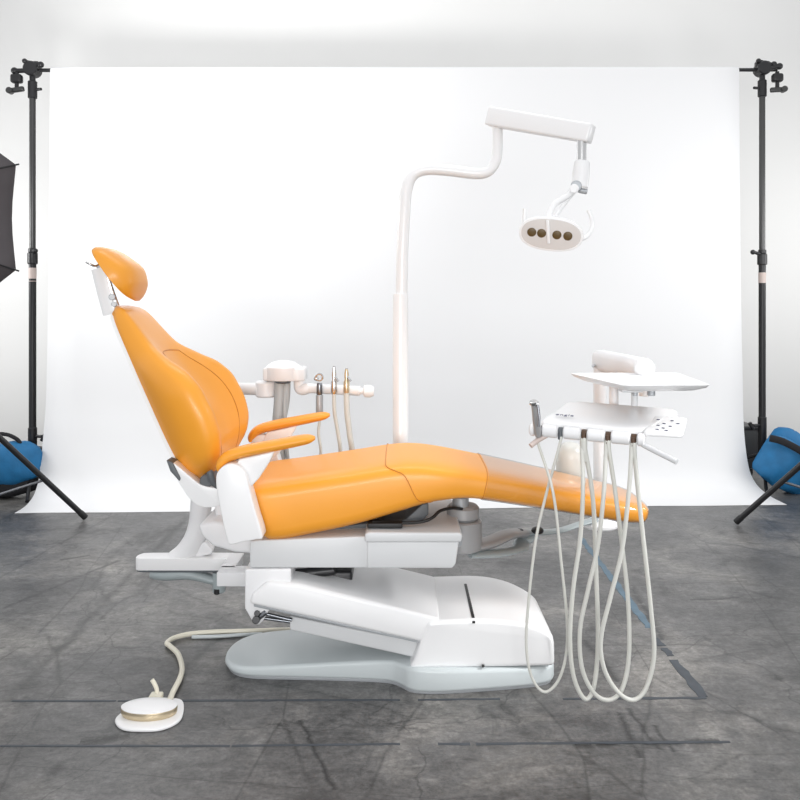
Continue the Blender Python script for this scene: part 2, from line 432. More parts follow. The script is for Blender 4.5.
def umbrella():
    c = V((-2.586, 1.10, 1.743)); R = .695; dep = .27
    t = thing('studio_umbrella', (c.x, 1.30, 1.70), 'black studio umbrella at the left edge of the photo, shown from its ribbed back', 'umbrella')
    NG, NR = 8, 10; SUB = 6; vs = []; fs = []
    for i in range(NR+1):
        f = i/NR
        for k in range(NG*SUB):
            g = k % SUB/SUB; a = 2*PI*(k/(NG*SUB))+math.radians(22.5)
            mid = math.sin(PI*g)
            # straight chord between the ribs, edge drawn in a little more
            chord = math.cos(PI/NG)/math.cos(PI/NG*(2*g-1))
            r = R*f*(chord*(1-.055*mid*f))
            y = c.y-dep*(1-f**1.9)+.03*mid*f
            vs.append((c.x+r*math.cos(a), y, c.z+r*math.sin(a)))
    n = NG*SUB
    for i in range(NR):
        for k in range(n): fs.append((i*n+k, i*n+(k+1) % n, (i+1)*n+(k+1) % n, (i+1)*n+k))
    o = part('canopy', MB().raw(vs, fs), 'umbrella', t)
    md = o.modifiers.new('thickness', 'SOLIDIFY'); md.thickness = .002; md.offset = 1
    for k in range(NG):
        a = 2*PI*k/NG+math.radians(22.5)
        pts = [(c.x+R*f*math.cos(a), c.y-dep*(1-f**1.9)-.003, c.z+R*f*math.sin(a)) for f in (.03, .2, .4, .6, .8, 1.0, 1.015)]
        part('rib', MB().tube(pts, .0045, n=8, k=3), 'black_metal', t)
    part('shaft', MB().cyl((c.x, c.y-dep-.05, c.z), (c.x, 1.95, c.z), .006), 'steel', t)
    part('holder', MB().box((-2.568, 1.30, 1.745), (.07, .05, .09), .008), 'black_metal', t)
umbrella()

# ------------------------------------------------------------------ sandbags, case
def pillow(c, sx, sy, sz, rot, name, mats, parent, pinch=.35):
    rings = []; NR = 18; NN = 32
    for i in range(NR+1):
        f = -1+2*i/NR
        h = (1-abs(f)**2.6)**.55 if abs(f) < 1 else 0
        ring = []
        for j in range(NN):
            a = 2*PI*j/NN; ca, sa = math.cos(a), math.sin(a)
            y = sy*math.copysign(abs(ca)**.8, ca)*max(h, .05)
            z = sz*math.copysign(abs(sa)**.8, sa)*(max(h, .05)*(1-pinch)+pinch)
            wr = 1+.035*math.sin(7*f+3*a)+.02*math.sin(13*f-5*a)
            ring.append(V(c)+rot @ V((sx*f, y*wr, z*wr)))
        rings.append(ring)
    return part(name, MB().loft(rings), mats, parent)
def RY(a): return Matrix.Rotation(a, 3, 'Y')
c = W(4, 464, 2.42)
t = thing('sandbag', (c.x, 2.42, 0), 'blue sandbag with black base at the left edge behind the stand leg', 'sandbag', 'blue saddle sandbags')
pillow((c.x, 2.42, .235), .265, .10, .145, RY(-.10), 'bag_lobe', 'blue_cloth', t)
pillow((c.x-.02, 2.47, .085), .235, .11, .083, RY(-.10), 'bag_base', 'black_cloth', t)
part('carry_handle', MB().tube([(c.x-.20, 2.40, .33), (c.x-.10, 2.38, .425), (c.x+.02, 2.38, .44), (c.x+.10, 2.39, .405), (c.x+.125, 2.40, .36)], .013, rb=.014, up=(0, 1, 0)), 'black_cloth', t)
c = W(781, 458, 2.60)
t = thing('sandbag', (c.x, 2.60, 0), 'blue sandbag slumped at the right edge with a black strap across its top', 'sandbag', 'blue saddle sandbags')
pillow((c.x+.02, 2.58, .195), .20, .11, .165, RY(.55), 'bag_lobe', 'blue_cloth', t, .6)
pillow((c.x+.12, 2.68, .245), .21, .085, .15, RY(.62), 'bag_lobe', 'blue_cloth', t, .5)
part('strap', MB().tube([(c.x-.13, 2.49, .395), (c.x-.05, 2.465, .375), (c.x+.07, 2.455, .31), (c.x+.17, 2.46, .235), (c.x+.21, 2.5, .15)], .024, rb=.009, up=(0, 1, 0)), 'black_cloth', t)
part('strap', MB().tube([(c.x+.10, 2.46, .03), (c.x+.14, 2.455, .12), (c.x+.16, 2.46, .22)], .018, rb=.008, up=(0, 1, 0)), 'black_cloth', t)

t = thing('equipment_case', (2.44, 3.30, 0), 'low dark equipment case on casters peeking out behind the right edge of the paper', 'case')
part('body', MB().box((2.44, 3.30, .215), (.52, .44, .29), .008), 'case', t)
part('lid', MB().box((2.44, 3.30, .37), (.53, .45, .03), .006), 'black_metal', t)
for sx in (-.2, .215):
    for sy in (-.17, .17):
        w = part('caster', MB().cyl((2.44+sx-.014, 3.30+sy, .035), (2.44+sx+.014, 3.30+sy, .035), .035), 'black', t)
        part('caster_fork', MB().box((2.44+sx, 3.30+sy, .062), (.04, .05, .03), .004), 'dark_steel', w)

# ------------------------------------------------------------------ tape left on the floor
def tape(name, pts, width, m, label, group='worn strips of floor tape'):
    mb = MB()
    for (a, b) in pts:
        p, q = WF(*a), WF(*b); d = (q-p).normalized(); s = V((-d.y, d.x, 0))*width/2
        L = (q-p).length; n = max(4, int(L/.03)); vs = []; fs = []
        for i in range(n+1):
            c = p.lerp(q, i/n)
            j0, j1 = random.uniform(.55, 1.08), random.uniform(.55, 1.08)
            vs += [c+s*j0+V((0, 0, .0012)), c-s*j1+V((0, 0, .0012)), c+s*j0+V((0, 0, .0)), c-s*j1+V((0, 0, .0))]
        for i in range(n):
            k = 4*i; fs += [(k, k+4, k+5, k+1), (k, k+2, k+6, k+4), (k+1, k+5, k+7, k+3)]
        fs += [(0, 1, 3, 2), (4*n, 4*n+2, 4*n+3, 4*n+1)]
        mb.raw(vs, fs)
    mid = WF(*pts[0][0])
    return tag(part(name, mb, m, base=(mid.x, mid.y, 0)), label, 'tape', group)
tape('floor_tape', [((581, 538), (613, 580)), ((613, 580), (650, 628))], .040, 'tape_blue', 'long faded blue tape strip running diagonally behind the hanging hoses')
tape('floor_tape', [((655, 638), (662, 646)), ((664, 648), (671, 656))], .034, 'tape_grey', 'torn scrap of dark tape between the blue strip and the grey corner strip')
tape('floor_tape', [((673, 660), (704, 697))], .042, 'tape_grey', 'short grey tape strip forming the slanted side of the right floor corner')
tape('floor_tape', [((563, 699), (706, 698))], .017, 'tape_grey', 'grey tape strip lying under the bottoms of the hose loops')
tape('floor_tape', [((12, 701), (116, 701)), ((118, 701), (400, 700)), ((418, 700), (500, 699))], .012, 'tape_grey', 'long thin dark tape line passing behind the foot pedal and before the chair base')
tape('floor_tape', [((0, 746), (230, 746)), ((232, 746), (400, 744))], .011, 'tape_grey', 'thin dark tape line nearest the camera, in front of the foot pedal')
tape('floor_tape', [((438, 744), (470, 744)), ((476, 744), (730, 742))], .014, 'tape_grey', 'thin dark tape line in the right foreground in front of the hoses')

# ------------------------------------------------------------------ the dental chair
chair = thing('dental_chair', (0, 0, 0), 'reclined dental chair with orange leather upholstery on a white lifting base', 'dental chair')
ST = [  # Tx, Tz, Bx, Bz, halfwidth, exponent
    (-.555, .640, -.472, .530, .20, .5),
    (-.568, .672, -.450, .494, .240, .38),
    (-.505, .690, -.405, .492, .252, .34),
    (-.394, .706, -.310, .508, .252, .36),
    (-.197, .734, -.150, .543, .252, .36),
    (-.030, .760, -.000, .586, .250, .38),
    (.060, .763, .080, .610, .246, .40),
    (.150, .753, .150, .622, .240, .44),
    (.270, .733, .250, .624, .225, .52),
    (.4575, .694, .420, .599, .210, .54),
    (.646, .651, .622, .566, .202, .54),
    (.785, .618, .767, .541, .194, .54),
    (.846, .602, .830, .532, .172, .54),
    (.872, .592, .860, .532, .148, .56),
    (.888, .576, .882, .545, .10, .62)]
def seat_pt(s, th, off=0.0):
    s = max(0, min(len(ST)-1.0001, s)); i = int(s); f = s-i
    a, b, c, d = ST[max(i-1, 0)], ST[i], ST[i+1], ST[min(i+2, len(ST)-1)]
    q = [.5*((2*y)+(-x+z)*f+(2*x-5*y+4*z-w)*f*f+(-x+3*y-3*z+w)*f**3) for x, y, z, w in zip(a, b, c, d)]
    ct, sn = math.cos(th), math.sin(th); e = q[5]
    y = (q[4]+off)*math.copysign(abs(ct)**e, ct)
    T = V((q[0], 0, q[1])); B = V((q[2], 0, q[3])); h = (T-B).length; T = T+(T-B)*(off/h); B = B-(T-B)*(off/h)
    tt = .5+.5*math.copysign(abs(sn)**e, sn)
    p = B.lerp(T, tt); p.y = y
    return p
NSG = 4; N = 48
rings = [[seat_pt(i/NSG, 2*PI*j/N) for j in range(N)] for i in range((len(ST)-1)*NSG+1)]
mb = MB().loft(rings)
def seamline(seq, r=.0016):
    mb.tube([seat_pt(s, math.radians(a), .0005) for s, a in seq], r, 1, k=4, n=8)
seam_half = [(4.85, 90), (4.85, 115), (4.87, 132), (4.95, 144), (5.12, 156), (5.4, 172), (5.75, 190), (6.1, 206), (6.35, 222), (6.5, 240)]
seamline(seam_half)
seamline([(s, 180-a) for s, a in seam_half])
seamline([(8.2, a) for a in range(0, 361, 12)], .0012)
part('seat_cushion', mb, ['leather', 'seam'], chair, 'orange leather seat and leg rest', ang=50)
rings = [[seat_pt(8.22+i*(14-8.22)/22, 2*PI*j/N, .0035) for j in range(N)] for i in range(23)]
mbc = MB().loft(rings, caps=False)
part('toe_cover', mbc, 'vinyl', chair, 'clear vinyl cover over the leg rest', ang=60)

# backrest
B0 = V((-.722, 0, .750)); UU = V((-.488, 0, .873)); NN_ = V((.873, 0, .488))
def interp(tab, x):
    n = len(tab)
    if x <= tab[0][0]: return tab[0][1]
    if x >= tab[-1][0]: return tab[-1][1]
    dl = [(tab[i+1][1]-tab[i][1])/(tab[i+1][0]-tab[i][0]) for i in range(n-1)]
    ms = [dl[0]]+[0 if dl[i-1]*dl[i] <= 0 else 2*dl[i-1]*dl[i]/(dl[i-1]+dl[i]) for i in range(1, n-1)]+[dl[-1]]
    for i in range(n-1):
        if x <= tab[i+1][0]:
            h = tab[i+1][0]-tab[i][0]; t = (x-tab[i][0])/h
            return (1+2*t)*(1-t)**2*tab[i][1]+t*(1-t)**2*h*ms[i]+t*t*(3-2*t)*tab[i+1][1]+t*t*(t-1)*h*ms[i+1]
BW = [(-.075, .15), (-.05, .21), (0, .275), (.06, .296), (.14, .302), (.21, .298), (.28, .275), (.354, .228), (.43, .168), (.50, .146), (.56, .132), (.60, .112), (.622, .07)]
BB = [(-.075, .14), (-.03, .18), (0, .195), (.28, .168), (.43, .142), (.56, .118), (.60, .10), (.622, .06)]
BC = [(-.075, .04), (-.04, .075), (.05, .100), (.15, .101), (.25, .088), (.36, .070), (.50, .060), (.57, .048), (.60, .036), (.622, .012)]
BE = [(-.075, .04), (-.04, .085), (-.01, .122), (.055, .160), (.14, .176), (.20, .177), (.278, .158), (.354, .112), (.43, .073), (.50, .058), (.57, .044), (.60, .032), (.622, .010)]
NB = [(-.075, -.040), (.06, -.043), (.30, -.034), (.56, -.022), (.605, -.018), (.622, -.010)]
def back_yn(u):
    w, wb, nc, ne = (interp(t, u) for t in (BW, BB, BC, BE))
    nb = interp(NB, u)
    h = [(0, nb-.004), (.8*wb, nb-.002), (wb, nb+.012), (wb+(w-wb)*.70, nb+.42*(ne-nb)), (w, nb+.76*(ne-nb)), (.955*w, nb+.95*(ne-nb)), (.84*w, ne), (.62*w, nc+(ne-nc)*.62), (.3*w, nc+(ne-nc)*.12), (0, nc)]
    return h
def back_ring(u):
    h = back_yn(u); full = h+[(-y, n_) for y, n_ in reversed(h[1:-1])]
    return [B0+UU*u+NN_*n_+V((0, y, 0)) for y, n_ in cr(full, 4, True)]
def back_front(u, y):
    w, nc, ne = interp(BW, u), interp(BC, u), interp(BE, u); v = abs(y)/w
    f = interp([(0, 0), (.3, .12), (.62, .62), (.84, 1), (.955, .95)], v)
    return B0+UU*u+NN_*(nc+(ne-nc)*f+.0004)+V((0, y, 0))
NU = 40
us = [-.075+.697*(i/NU) for i in range(NU+1)]
mb = MB().loft([back_ring(u) for u in us])
def bseam(seq, r=.0017):
    mb.tube([back_front(u, y) for u, y in seq], r, 1, k=4, n=8)
ys = [(.39, .100), (.35, .124), (.30, .150), (.24, .175), (.18, .188), (.12, .190), (.06, .180), (.0, .155), (-.04, .13)]
for q in (1, -1): bseam([(u, q*y) for u, y in ys])
bseam([(.39+.012*(1-(y/.1)**2), y) for y in (-.100, -.05, 0, .05, .100)])
part('backrest_cushion', mb, ['leather', 'seam'], chair, 'orange leather backrest', ang=50)
mb = MB()
rg = []
for u in [-.05+.665*i/24 for i in range(25)]:
    w = interp(BB, u)*.985
    rg.append([B0+UU*u+NN_*(n_+interp(NB, u))+V((0, y, 0)) for y, n_ in [(-w, .008), (-w, -.004), (-w*.8, -.010), (0, -.018), (w*.8, -.010), (w, -.004), (w, .008)]])
mb.loft(rg)
part('back_shell', mb, 'white', chair)

# headrest
H0 = V((-.978, 0, 1.330)); HU = V((-.596, 0, .803)); HN = V((.803, 0, .596))
HW = [(-.016, .03), (.0, .085), (.03, .118), (.09, .135), (.16, .128), (.20, .105), (.215, .07)]
HC = [(-.016, .004), (.0, .028), (.03, .060), (.08, .077), (.14, .062), (.19, .04), (.215, .018)]
rg = []
for i in range(25):
    u = -.016+.231*i/24; w = interp(HW, u); c_ = interp(HC, u); ring = []
    for j in range(40):
        th = 2*PI*j/40; ct, sn = math.cos(th), math.sin(th)
        y = w*math.copysign(abs(ct)**.7, ct)
        n_ = c_*abs(sn)**.75 if sn >= 0 else -.004*abs(sn)
        ring.append(H0+HU*u+HN*n_+V((0, y, 0)))
    rg.append(ring)
part('headrest', MB().loft(rg), 'leather', chair, 'orange leather headrest', ang=60)
hr = MB().beam(H0+HU*.125+HN*-.006, H0+HU*.03+HN*-.006, .01, .09, bevel=.003)
hb = part('headrest_bracket', hr, 'steel', chair, 'steel headrest bracket')
p = [W(99, 263, 0), W(102, 268, 0), W(110, 293, 0), W(119, 318, 0)]
part('glide_bar', MB().tube(p, .005, rb=.018, up=(1, 0, .5)), 'steel', hb)
part('glide_cover', MB().tube([W(99, 268, 0), W(104, 288, 0), W(111, 314, 0)], .007, rb=.030, up=(1, 0, .5)), 'white', chair)
part('release_lever', MB().tube([W(100, 264, -.03), W(95, 266, -.05), W(90, 264, -.06), W(86, 262, -.06)], .004), 'steel', hb)
part('bracket_joint', MB().cyl(W(112, 297, -.03), W(112, 297, .03), .012).cyl(W(114, 304, -.025), W(114, 304, .025), .010), 'mid_grey', hb)

# armrests, side shields
def armset(s):
    YA = -.28; m = lambda p: V((p.x, p.y*s, p.z))
    L = 'near' if s > 0 else 'far'
    pts = [W(a, b, YA) for a, b in ((219.5, 470), (221, 464), (229, 456), (247, 450.5), (276, 445), (299, 440.5), (309, 438.8), (315, 437.8))]
    mb = MB().tube([m(q) for q in pts], [.022, .030, .034, .035, .037, .036, .030, .012], rb=[.008, .016, .019, .020, .0195, .018, .015, .006], n=24, k=8, up=(0, 0, 1))
    mid = m(W(256, 449, YA))
    part('armrest_pad', mb, 'leather', chair, 'orange leather armrest pad')
    br = MB().prism(XZ([(240, 458), (276, 450), (271, 460), (260, 477), (250, 488), (240, 488), (234, 470)], YA), (YA-.022)*s, (YA+.022)*s, .006)
    part('armrest_bracket', br, 'white', chair)
    poly = cr([(217.5, 484), (218, 473), (224, 465.5), (232, 463), (241, 466), (247, 474), (251, 490), (257, 512), (263.5, 535), (257, 538), (245, 540), (232, 543), (228.5, 538), (225, 525), (220, 500)], 4, True)
    sh = MB().prism(XZ(poly, -.315), -.335*s, -.262*s, .009)
    part('side_shield', sh, 'white', chair)
    pv = MB().prism(XZ(cr([(172, 461), (178, 464), (190, 474), (203, 484), (222, 489), (224, 502), (208, 506), (194, 500), (184, 487), (176, 472)], 4, True), -.235), -.255*s, -.205*s, .008)
    part('backrest_hinge', pv, 'white', chair)
armset(1); armset(-1)
part('recline_lever', MB().tube([W(218, 487, -.26), W(213, 482, -.265), (W(210.5, 474, -.27)), W(209, 471, -.27)], [.010, .013, .013, .010], rb=[.008, .012, .013, .009]), 'dark_grey', chair, 'dark grey recline lever')
part('hinge_cap', MB().prism(XZ([(168, 459), (174, 461), (182, 477), (181, 480), (172, 470)], -.24), -.262, -.20, .003), 'dark_grey', chair)
part('hinge_bar', MB().cyl((-.655, -.25, .705), (-.655, .25, .705), .022), 'dark_grey', chair)
part('rear_casting', MB().prism(XZ([(199, 524), (215, 520), (245, 524), (262, 528), (262, 553), (236, 551), (214, 545), (203, 535)], -.12), -.14, .14, .012).prism(XZ([(208, 505), (222, 502), (228, 525), (212, 526)], -.12), -.05, .05, .01), 'white2', chair)

# frame under the seat
fr = MB().prism(XZ([(250, 541), (256, 540), (368, 536), (368, 567.5), (250, 567.5)], -.23), -.235, .205, .005)
fr.box(((W(250, 567, -.23).x+W(366, 567, -.23).x)/2, -.015, W(0, 566, -.23).z), (.39, .40, .01), .002)
part('seat_frame', fr, 'light_grey', chair)
tr = MB().prism(XZ([(365, 533), (370, 531.5), (460, 532), (462.5, 535), (461, 541.5), (365, 541.5)], -.245), -.255, .225, .006)
tr.prism(XZ([(367, 541), (459, 541), (455.5, 564), (452, 568), (367, 568)], -.24), -.245, .215, .006)
part('frame_tray', tr, 'light_grey', chair)
up = MB().prism([(-.40, .50), (.02, .545), (.08, .60), (.10, .60), (.10, .56), (.05, .512), (-.40, .49)], -.13, .13, .005)
part('seat_support', up, 'dark_grey', chair)
part('power_cord', MB().tube([W(372, 522, -.20), W(400, 523, -.20), W(420, 522, -.19), (W(432, 518, -.18)), W(440, 511, -.15), W(452, 508, -.10), W(462, 509, -.05)], .0055), 'black', chair, 'black cord under the seat')
part('cord_clip', MB().box(W(385, 523.5, -.19), (.12, .06, .018), .004), 'black', chair)

# lift arm and link
lk = MB().prism(XZ([(245, 569), (291, 568.5), (291, 592), (274, 602), (263, 621), (258, 625), (253, 622), (245, 608)], -.235), -.24, .17, .006)
part('link_block', lk, 'white2', chair)
arm = MB().prism(XZ([(250, 602), (253, 592), (268, 579.5), (300, 582), (440, 616), (440, 645), (426, 641)], -.235), -.255, .165, .012)
part('lift_arm', arm, 'white', chair)
ua = MB().prism(XZ([(290, 615), (425, 642), (425, 660), (412, 656), (290, 629)], -.20), -.21, .12, .006)
part('lower_arm', ua, 'light_grey', chair)
part('arm_gap', MB().prism(XZ([(254, 603.5), (424, 641), (424, 643.5), (254, 606)], -.24), -.245, .15, .001), 'mid_grey', chair)
part('pivot_bolt', MB().cyl(W(257, 613.5, -.25), W(257, 613.5, -.20), .010).cyl(W(256, 620, -.262), W(256, 620, -.20), .013), 'black_metal', chair)
part('link_rod', MB().cyl(W(256, 620, -.24), W(266, 612, -.24), .009).cyl(W(262, 613, -.22), W(292, 620, -.22), .006).cyl(W(264, 618, -.18), W(292, 622, -.18), .006), 'dark_steel', chair)
part('lift_motor', MB().box(W(318, 574, -.02), (.26, .16, .07), .01).cyl(W(290, 575, -.12), W(335, 570, -.12), .018), 'black_metal', chair)

# base
plan = cr([(-.635, -.02), (-.625, -.085), (-.585, -.145), (-.52, -.172), (-.40, -.180), (-.2, -.190), (-.05, -.205), (.0, -.235), (.03, -.268), (.07, -.283), (.15, -.285), (.32, -.262), (.46, -.235), (.525, -.20), (.54, -.12)], 4)
plan = plan+[(x, -y-.04) for x, y in reversed(plan)]
ht = lambda x, y: .034+max(0, min(1, (x+.64)/.70))*.052-max(0, (x-.1))*.05
bp = MB().plan([(p[0], p[1]) for p in plan], .008, ht, .012)
part('base_plate', bp, 'base_grey', chair, 'blue-grey floor plate')
part('base_plinth', MB().plan([(p[0]*.985, p[1]*.97-.0006) for p in plan], 0, .012, .001), 'mid_grey', chair)
def hshear(x, y, z):
    k = max(0, (x-.30)/.23)
    yy = -.04+(y+.04)*(1-.10*k*k) if y < -.04 else -.04+(y+.04)*(1-.38*k*k)
    return (x, yy, z)
top = cr([(.095, .238), (.18, .241), (.27, .243), (.35, .238), (.42, .226), (.475, .207), (.508, .188), (.520, .172)], 3)
poly = [(.030, .075), (.050, .112), (.088, .225)]+[(a, b) for a, b in top]+[(.524, .150), (.526, .075)]
hs = MB().prism(poly, -.262, .185, .016, seg=4, shear=hshear)
part('base_housing', hs, 'white', chair)
# joint strip across the housing top
part('joint_strip', MB().box((.2475, -.085, .2435), (.010, .325, .004), .001).box((.2475, -.2635, .235), (.010, .002, .008), .0005), 'black', chair, 'black joint strip')
part('screw', MB().cyl(W(483, 666, -.266), W(483, 666, -.25), .005), 'black', chair)

# ------------------------------------------------------------------ operatory light
YL = .45
lp = thing('operatory_light', (.002, YL, .45), 'white overhead dental lamp on a bent post rising behind the chair', 'dental lamp')
pb = W(400.5, 445, YL)
part('post', MB().lathe([(.030, 0), (.035, .01), (.035, .05), (.0335, .06), (.033, W(0, 296, YL).z-.405), (.031, W(0, 294, YL).z-.40)], (pb.x, YL, .40)), 'white', lp)
part('mounting_arm', MB().beam((pb.x, YL+.02, .43), (pb.x, .20, .43), .06, .07, bevel=.01), 'white2', lp)
pts = [W(a, b, YL) for a, b in ((401.5, 300), (402.5, 250), (404.5, 212), (406.5, 190), (413, 175), (427, 169.5), (450, 170.5), (476, 173.5), (489, 171), (496, 160), (497.5, 145), (497.5, 127))]
part('bent_tube', MB().tube(pts, [.0255]*4+[.0245]*4+[.022]*4, n=18), 'white', lp)
part('swivel_pin', MB().cyl(W(498, 128, YL), W(498, 120, YL), .015), 'dark_steel', lp)
a0, a1 = W(489.5, 116.5, YL), W(592, 134, .22)
part('spring_arm', MB().beam(a0, a1, .080, .072, .074, .066, bevel=.010), 'white', lp)
hd = part('drop_rod', MB().cyl(W(581.5, 140, .235), W(581.5, 164, .235), .0195), 'steel', lp, 'steel drop rod')
part('collar', MB().lathe([(.026, 0), (.033, .008), (.034, .06), (.031, .105), (.026, .112)], W(579.5, 189, .235), (.10, 0, 1)), 'white', lp)
part('joint_ring', MB().cyl(W(576, 186, .20), W(578, 187, .27), .022).cyl(W(579, 190, .235), W(587, 191.5, .235), .012), 'mid_grey', lp)
HC_ = W(551, 234, .16)
ya = .12
hn = V((-.20, -.93, -.30)).normalized(); ha = V((1, 0, -.07)); ha = (ha-hn*ha.dot(hn)).normalized(); hb_ = ha.cross(hn)*-1
if hb_.z < 0: hb_ = -hb_
def hp(a, b, n_): return HC_+ha*a+hb_*b+hn*n_
def ell(A, B, n_, k=40, e=.85):
    return [hp(A*math.copysign(abs(math.cos(2*PI*j/k))**e, math.cos(2*PI*j/k)), B*math.copysign(abs(math.sin(2*PI*j/k))**e, math.sin(2*PI*j/k)), n_) for j in range(k)]
head = MB().loft([ell(.05, .025, -.075), ell(.09, .045, -.066), ell(.113, .060, -.045), ell(.122, .066, -.02), ell(.124, .068, 0), ell(.122, .066, .006), ell(.117, .061, .007)])
hd2 = part('lamp_head', head, 'white', lp)
part('lens', MB().loft([ell(.116, .0605, .004), ell(.113, .058, .009), ell(.05, .025, .012)]), 'lens', hd2, 'grey oval lens')
for px in (532, 541.7, 556.8, 567.5):
    a = (px-551)*.0039
    part('led', MB().lathe([(.0175, -.002), (.0175, .003), (.014, .0045), (.007, .0055), (.001, .006)], hp(a, .0015, .0095), hn), 'gold', hd2, 'amber lamp lens')
part('sensor_bar', MB().beam(hp(-.020, .055, .016), hp(-.004, -.036, .016), .008, .012, bevel=.003), 'white', hd2)
part('joint_cap', MB().cyl(W(574, 188.5, .185), W(575, 188.5, .22), .018), 'white', lp)
pA = [W(578, 186, .22), W(567, 196, .21), W(556, 203, .20), W(550, 212, .19), W(548, 222, .19)]
part('yoke_arm', MB().tube(pA, .0125), 'white', hd2)
part('yoke_arm', MB().tube([W(574, 192, .24), W(566, 202, .24), W(557, 214, .23), W(553, 224, .21)], .008), 'white', hd2)
for sgn, P in ((-1, [(530, 232, .20), (525, 226, .24), (524.5, 217, .26), (525, 209, .26)]), (1, [(578, 240, .20), (586, 237, .23), (591.5, 229, .25), (592, 220, .26), (588.5, 210, .26)])):
    part('grab_handle', MB().tube([W(*q) for q in P], .0085), 'white', hd2)

# ------------------------------------------------------------------ delivery unit
du = thing('delivery_unit', (.837, .40, .40), 'white instrument delivery unit with tray and looping hoses beside the leg rest', 'dental unit')
hub = V((.232, .0, 0))
hh = MB().cyl((hub.x, 0, W(0, 549, 0).z), (hub.x, 0, W(0, 519, 0).z), .070, n=32, bev=.08).cyl((hub.x, 0, W(0, 519, 0).z), (hub.x, 0, W(0, 510, 0).z+.02), .060, n=32)
hh.cyl((hub.x-.07, -.02, .47), (hub.x-.07, -.02, .525), .014)
part('pivot_hub', hh, 'hub', du)
part('hub_mount', MB().box((.15, 0, .455), (.16, .14, .06), .01).cyl((hub.x-.01, -.02, .53), (hub.x-.01, -.02, .60), .03), 'mid_grey', du)
kn = W(522, 536, .16)
sw = MB().tube([(hub.x-.03, -.01, .408), (.32, .03, .412), (.41, .09, .428), (kn.x, kn.y, kn.z+.012)], [.050, .046, .040, .036], rb=[.020, .017, .016, .018], up=(0, 0, 1), n=20)
part('swing_arm', sw, 'hub', du)
part('lower_cover', MB().tube([(hub.x+.02, -.03, .39), (.36, .0, .385), (.45, .07, .382), (kn.x, kn.y-.01, kn.z-.02), (kn.x+.06, kn.y, kn.z+.0)], [.036, .034, .032, .032, .02], rb=[.010, .012, .010, .018, .01], up=(0, 0, 1), n=16), 'linkage', du)
part('arm_knob', MB().cyl((kn.x-.015, kn.y-.03, kn.z+.01), (kn.x-.015, kn.y-.03, kn.z+.035), .016).ball((kn.x+.055, kn.y-.03, kn.z+.030), .024, sc=(1, 1, .6)), 'black', du)
pe = V((.837, .40, .405))
part('swing_arm', MB().tube([(kn.x, kn.y, kn.z+.015), (.62, .24, .398), (.75, .34, .402), pe], [.032, .024, .022, .026], rb=[.012, .008, .008, .010], up=(0, 0, 1), n=16), 'linkage', du)
part('post_foot', MB().lathe([(.07, 0), (.075, .006), (.075, .016), (.05, .026), (.032, .04)], (pe.x, pe.y, .372)), 'white', du)
ptop = W(0, 366, .40).z
part('post', MB().cyl((pe.x, pe.y, .39), (pe.x, pe.y, ptop), .027), 'white', du)
b0, b1 = V((W(603, 361, .40).x, .40, W(0, 361, .40).z)), V((W(646, 372, -.05).x, -.03, W(0, 369, -.05).z))
part('balance_arm', MB().beam(b0+(b0-b1).normalized()*.05, b1, .090, .075, .075, .065, bevel=.026), 'white2', du)
part('arm_screw', MB().cyl(W(593, 366, .375), W(593, 366, .40), .006), 'mid_grey', du)
part('arm_joint', MB().ball(b1, .038).cyl(b1, b1+V((0, 0, -.10)), .020), 'white', du)
# control head frame
LL = V((.43, -.35, .897)); RR = V((.752, -.47, .884))
dd = (RR-LL).normalized(); ee = V((-dd.y, dd.x, 0)).normalized(); kk = dd.cross(ee)
if kk.z < 0: kk = -kk
def hq(a, b, c): return LL+dd*a+ee*b+kk*c
def hexa(mb, A, bevel, mi=0):   # A: 4 plan points (a,b, zbottom, ztop)
    vs = [hq(a, b, z0) for a, b, z0, z1 in A]+[hq(a, b, z1) for a, b, z0, z1 in A]; n = len(A)
    fs = [tuple(range(n)), tuple(range(2*n-1, n-1, -1))]+[(i, i+n, (i+1) % n+n, (i+1) % n) for i in range(n)]
    return mb.raw(vs, fs, mi, bevel)
body = hexa(MB(), [(.025, .012, .0, .026), (.340, .012, .0, .026), (.378, .06, .006, .042), (.440, .25, .025, .068), (.42, .285, .025, .067), (.10, .285, .025, .067), (.07, .25, .025, .067), (.03, .06, .004, .040)], .011)
hdb = part('control_head', body, 'white', du)
slots = [.022, .092, .166, .240, .317]
segs = [(-.008, .012), (.032, .084), (.100, .157), (.175, .231), (.249, .308), (.327, .352)]
for a, b in segs:
    part('instrument_holder', MB().lathe([(.014, 0), (.0205, .005), (.0205, (b-a)-.005), (.014, b-a)], hq(a, -.004, -.001), dd, 20), 'light_grey' if False else 'white2', hdb)
for a in slots[0:]:
    part('holder_slot', MB().cyl(hq(a-.008, .004, .0), hq(a+.009, .004, .0), .0135).cyl(hq(a, -.008, .004), hq(a, -.008, -.024), .0075), 'slot' if a > .15 else 'dark_grey', hdb, 'dark holder slot')
# keypad
kp = hexa(MB(), [(.352, -.012, .012, .026), (.448, .0, .012, .026), (.462, .012, .014, .028), (.470, .165, .040, .054), (.458, .177, .042, .056), (.385, .177, .042, .056), (.370, .165, .040, .054), (.345, -.002, .012, .026)], .005)
kpo = part('keypad', kp, 'white', hdb)
def keyz(b): return .0268+.0258*(b/.155)
for a, b in ((.383, .125), (.425, .125), (.385, .065), (.402, .088), (.422, .066), (.402, .042), (.412, .020), (.444, .10), (.385, .022)):
    part('button', MB().lathe([(.0052, 0), (.0052, .0012), (.003, .0016)], hq(a, b, keyz(b)), kk, 12), 'navy', kpo, 'dark button')
part('grip_handle', MB().tube([hq(.338, .005, -.010), hq(.35, -.01, -.017), W(677, 462, -.56)], .0085), 'light_grey', hdb)
part('grip_handle', MB().tube([hq(.05, .0, -.014), hq(.02, -.015, -.034), hq(.002, -.03, -.05)], .0085), ['tag'], hdb, 'pale brown handle tip')
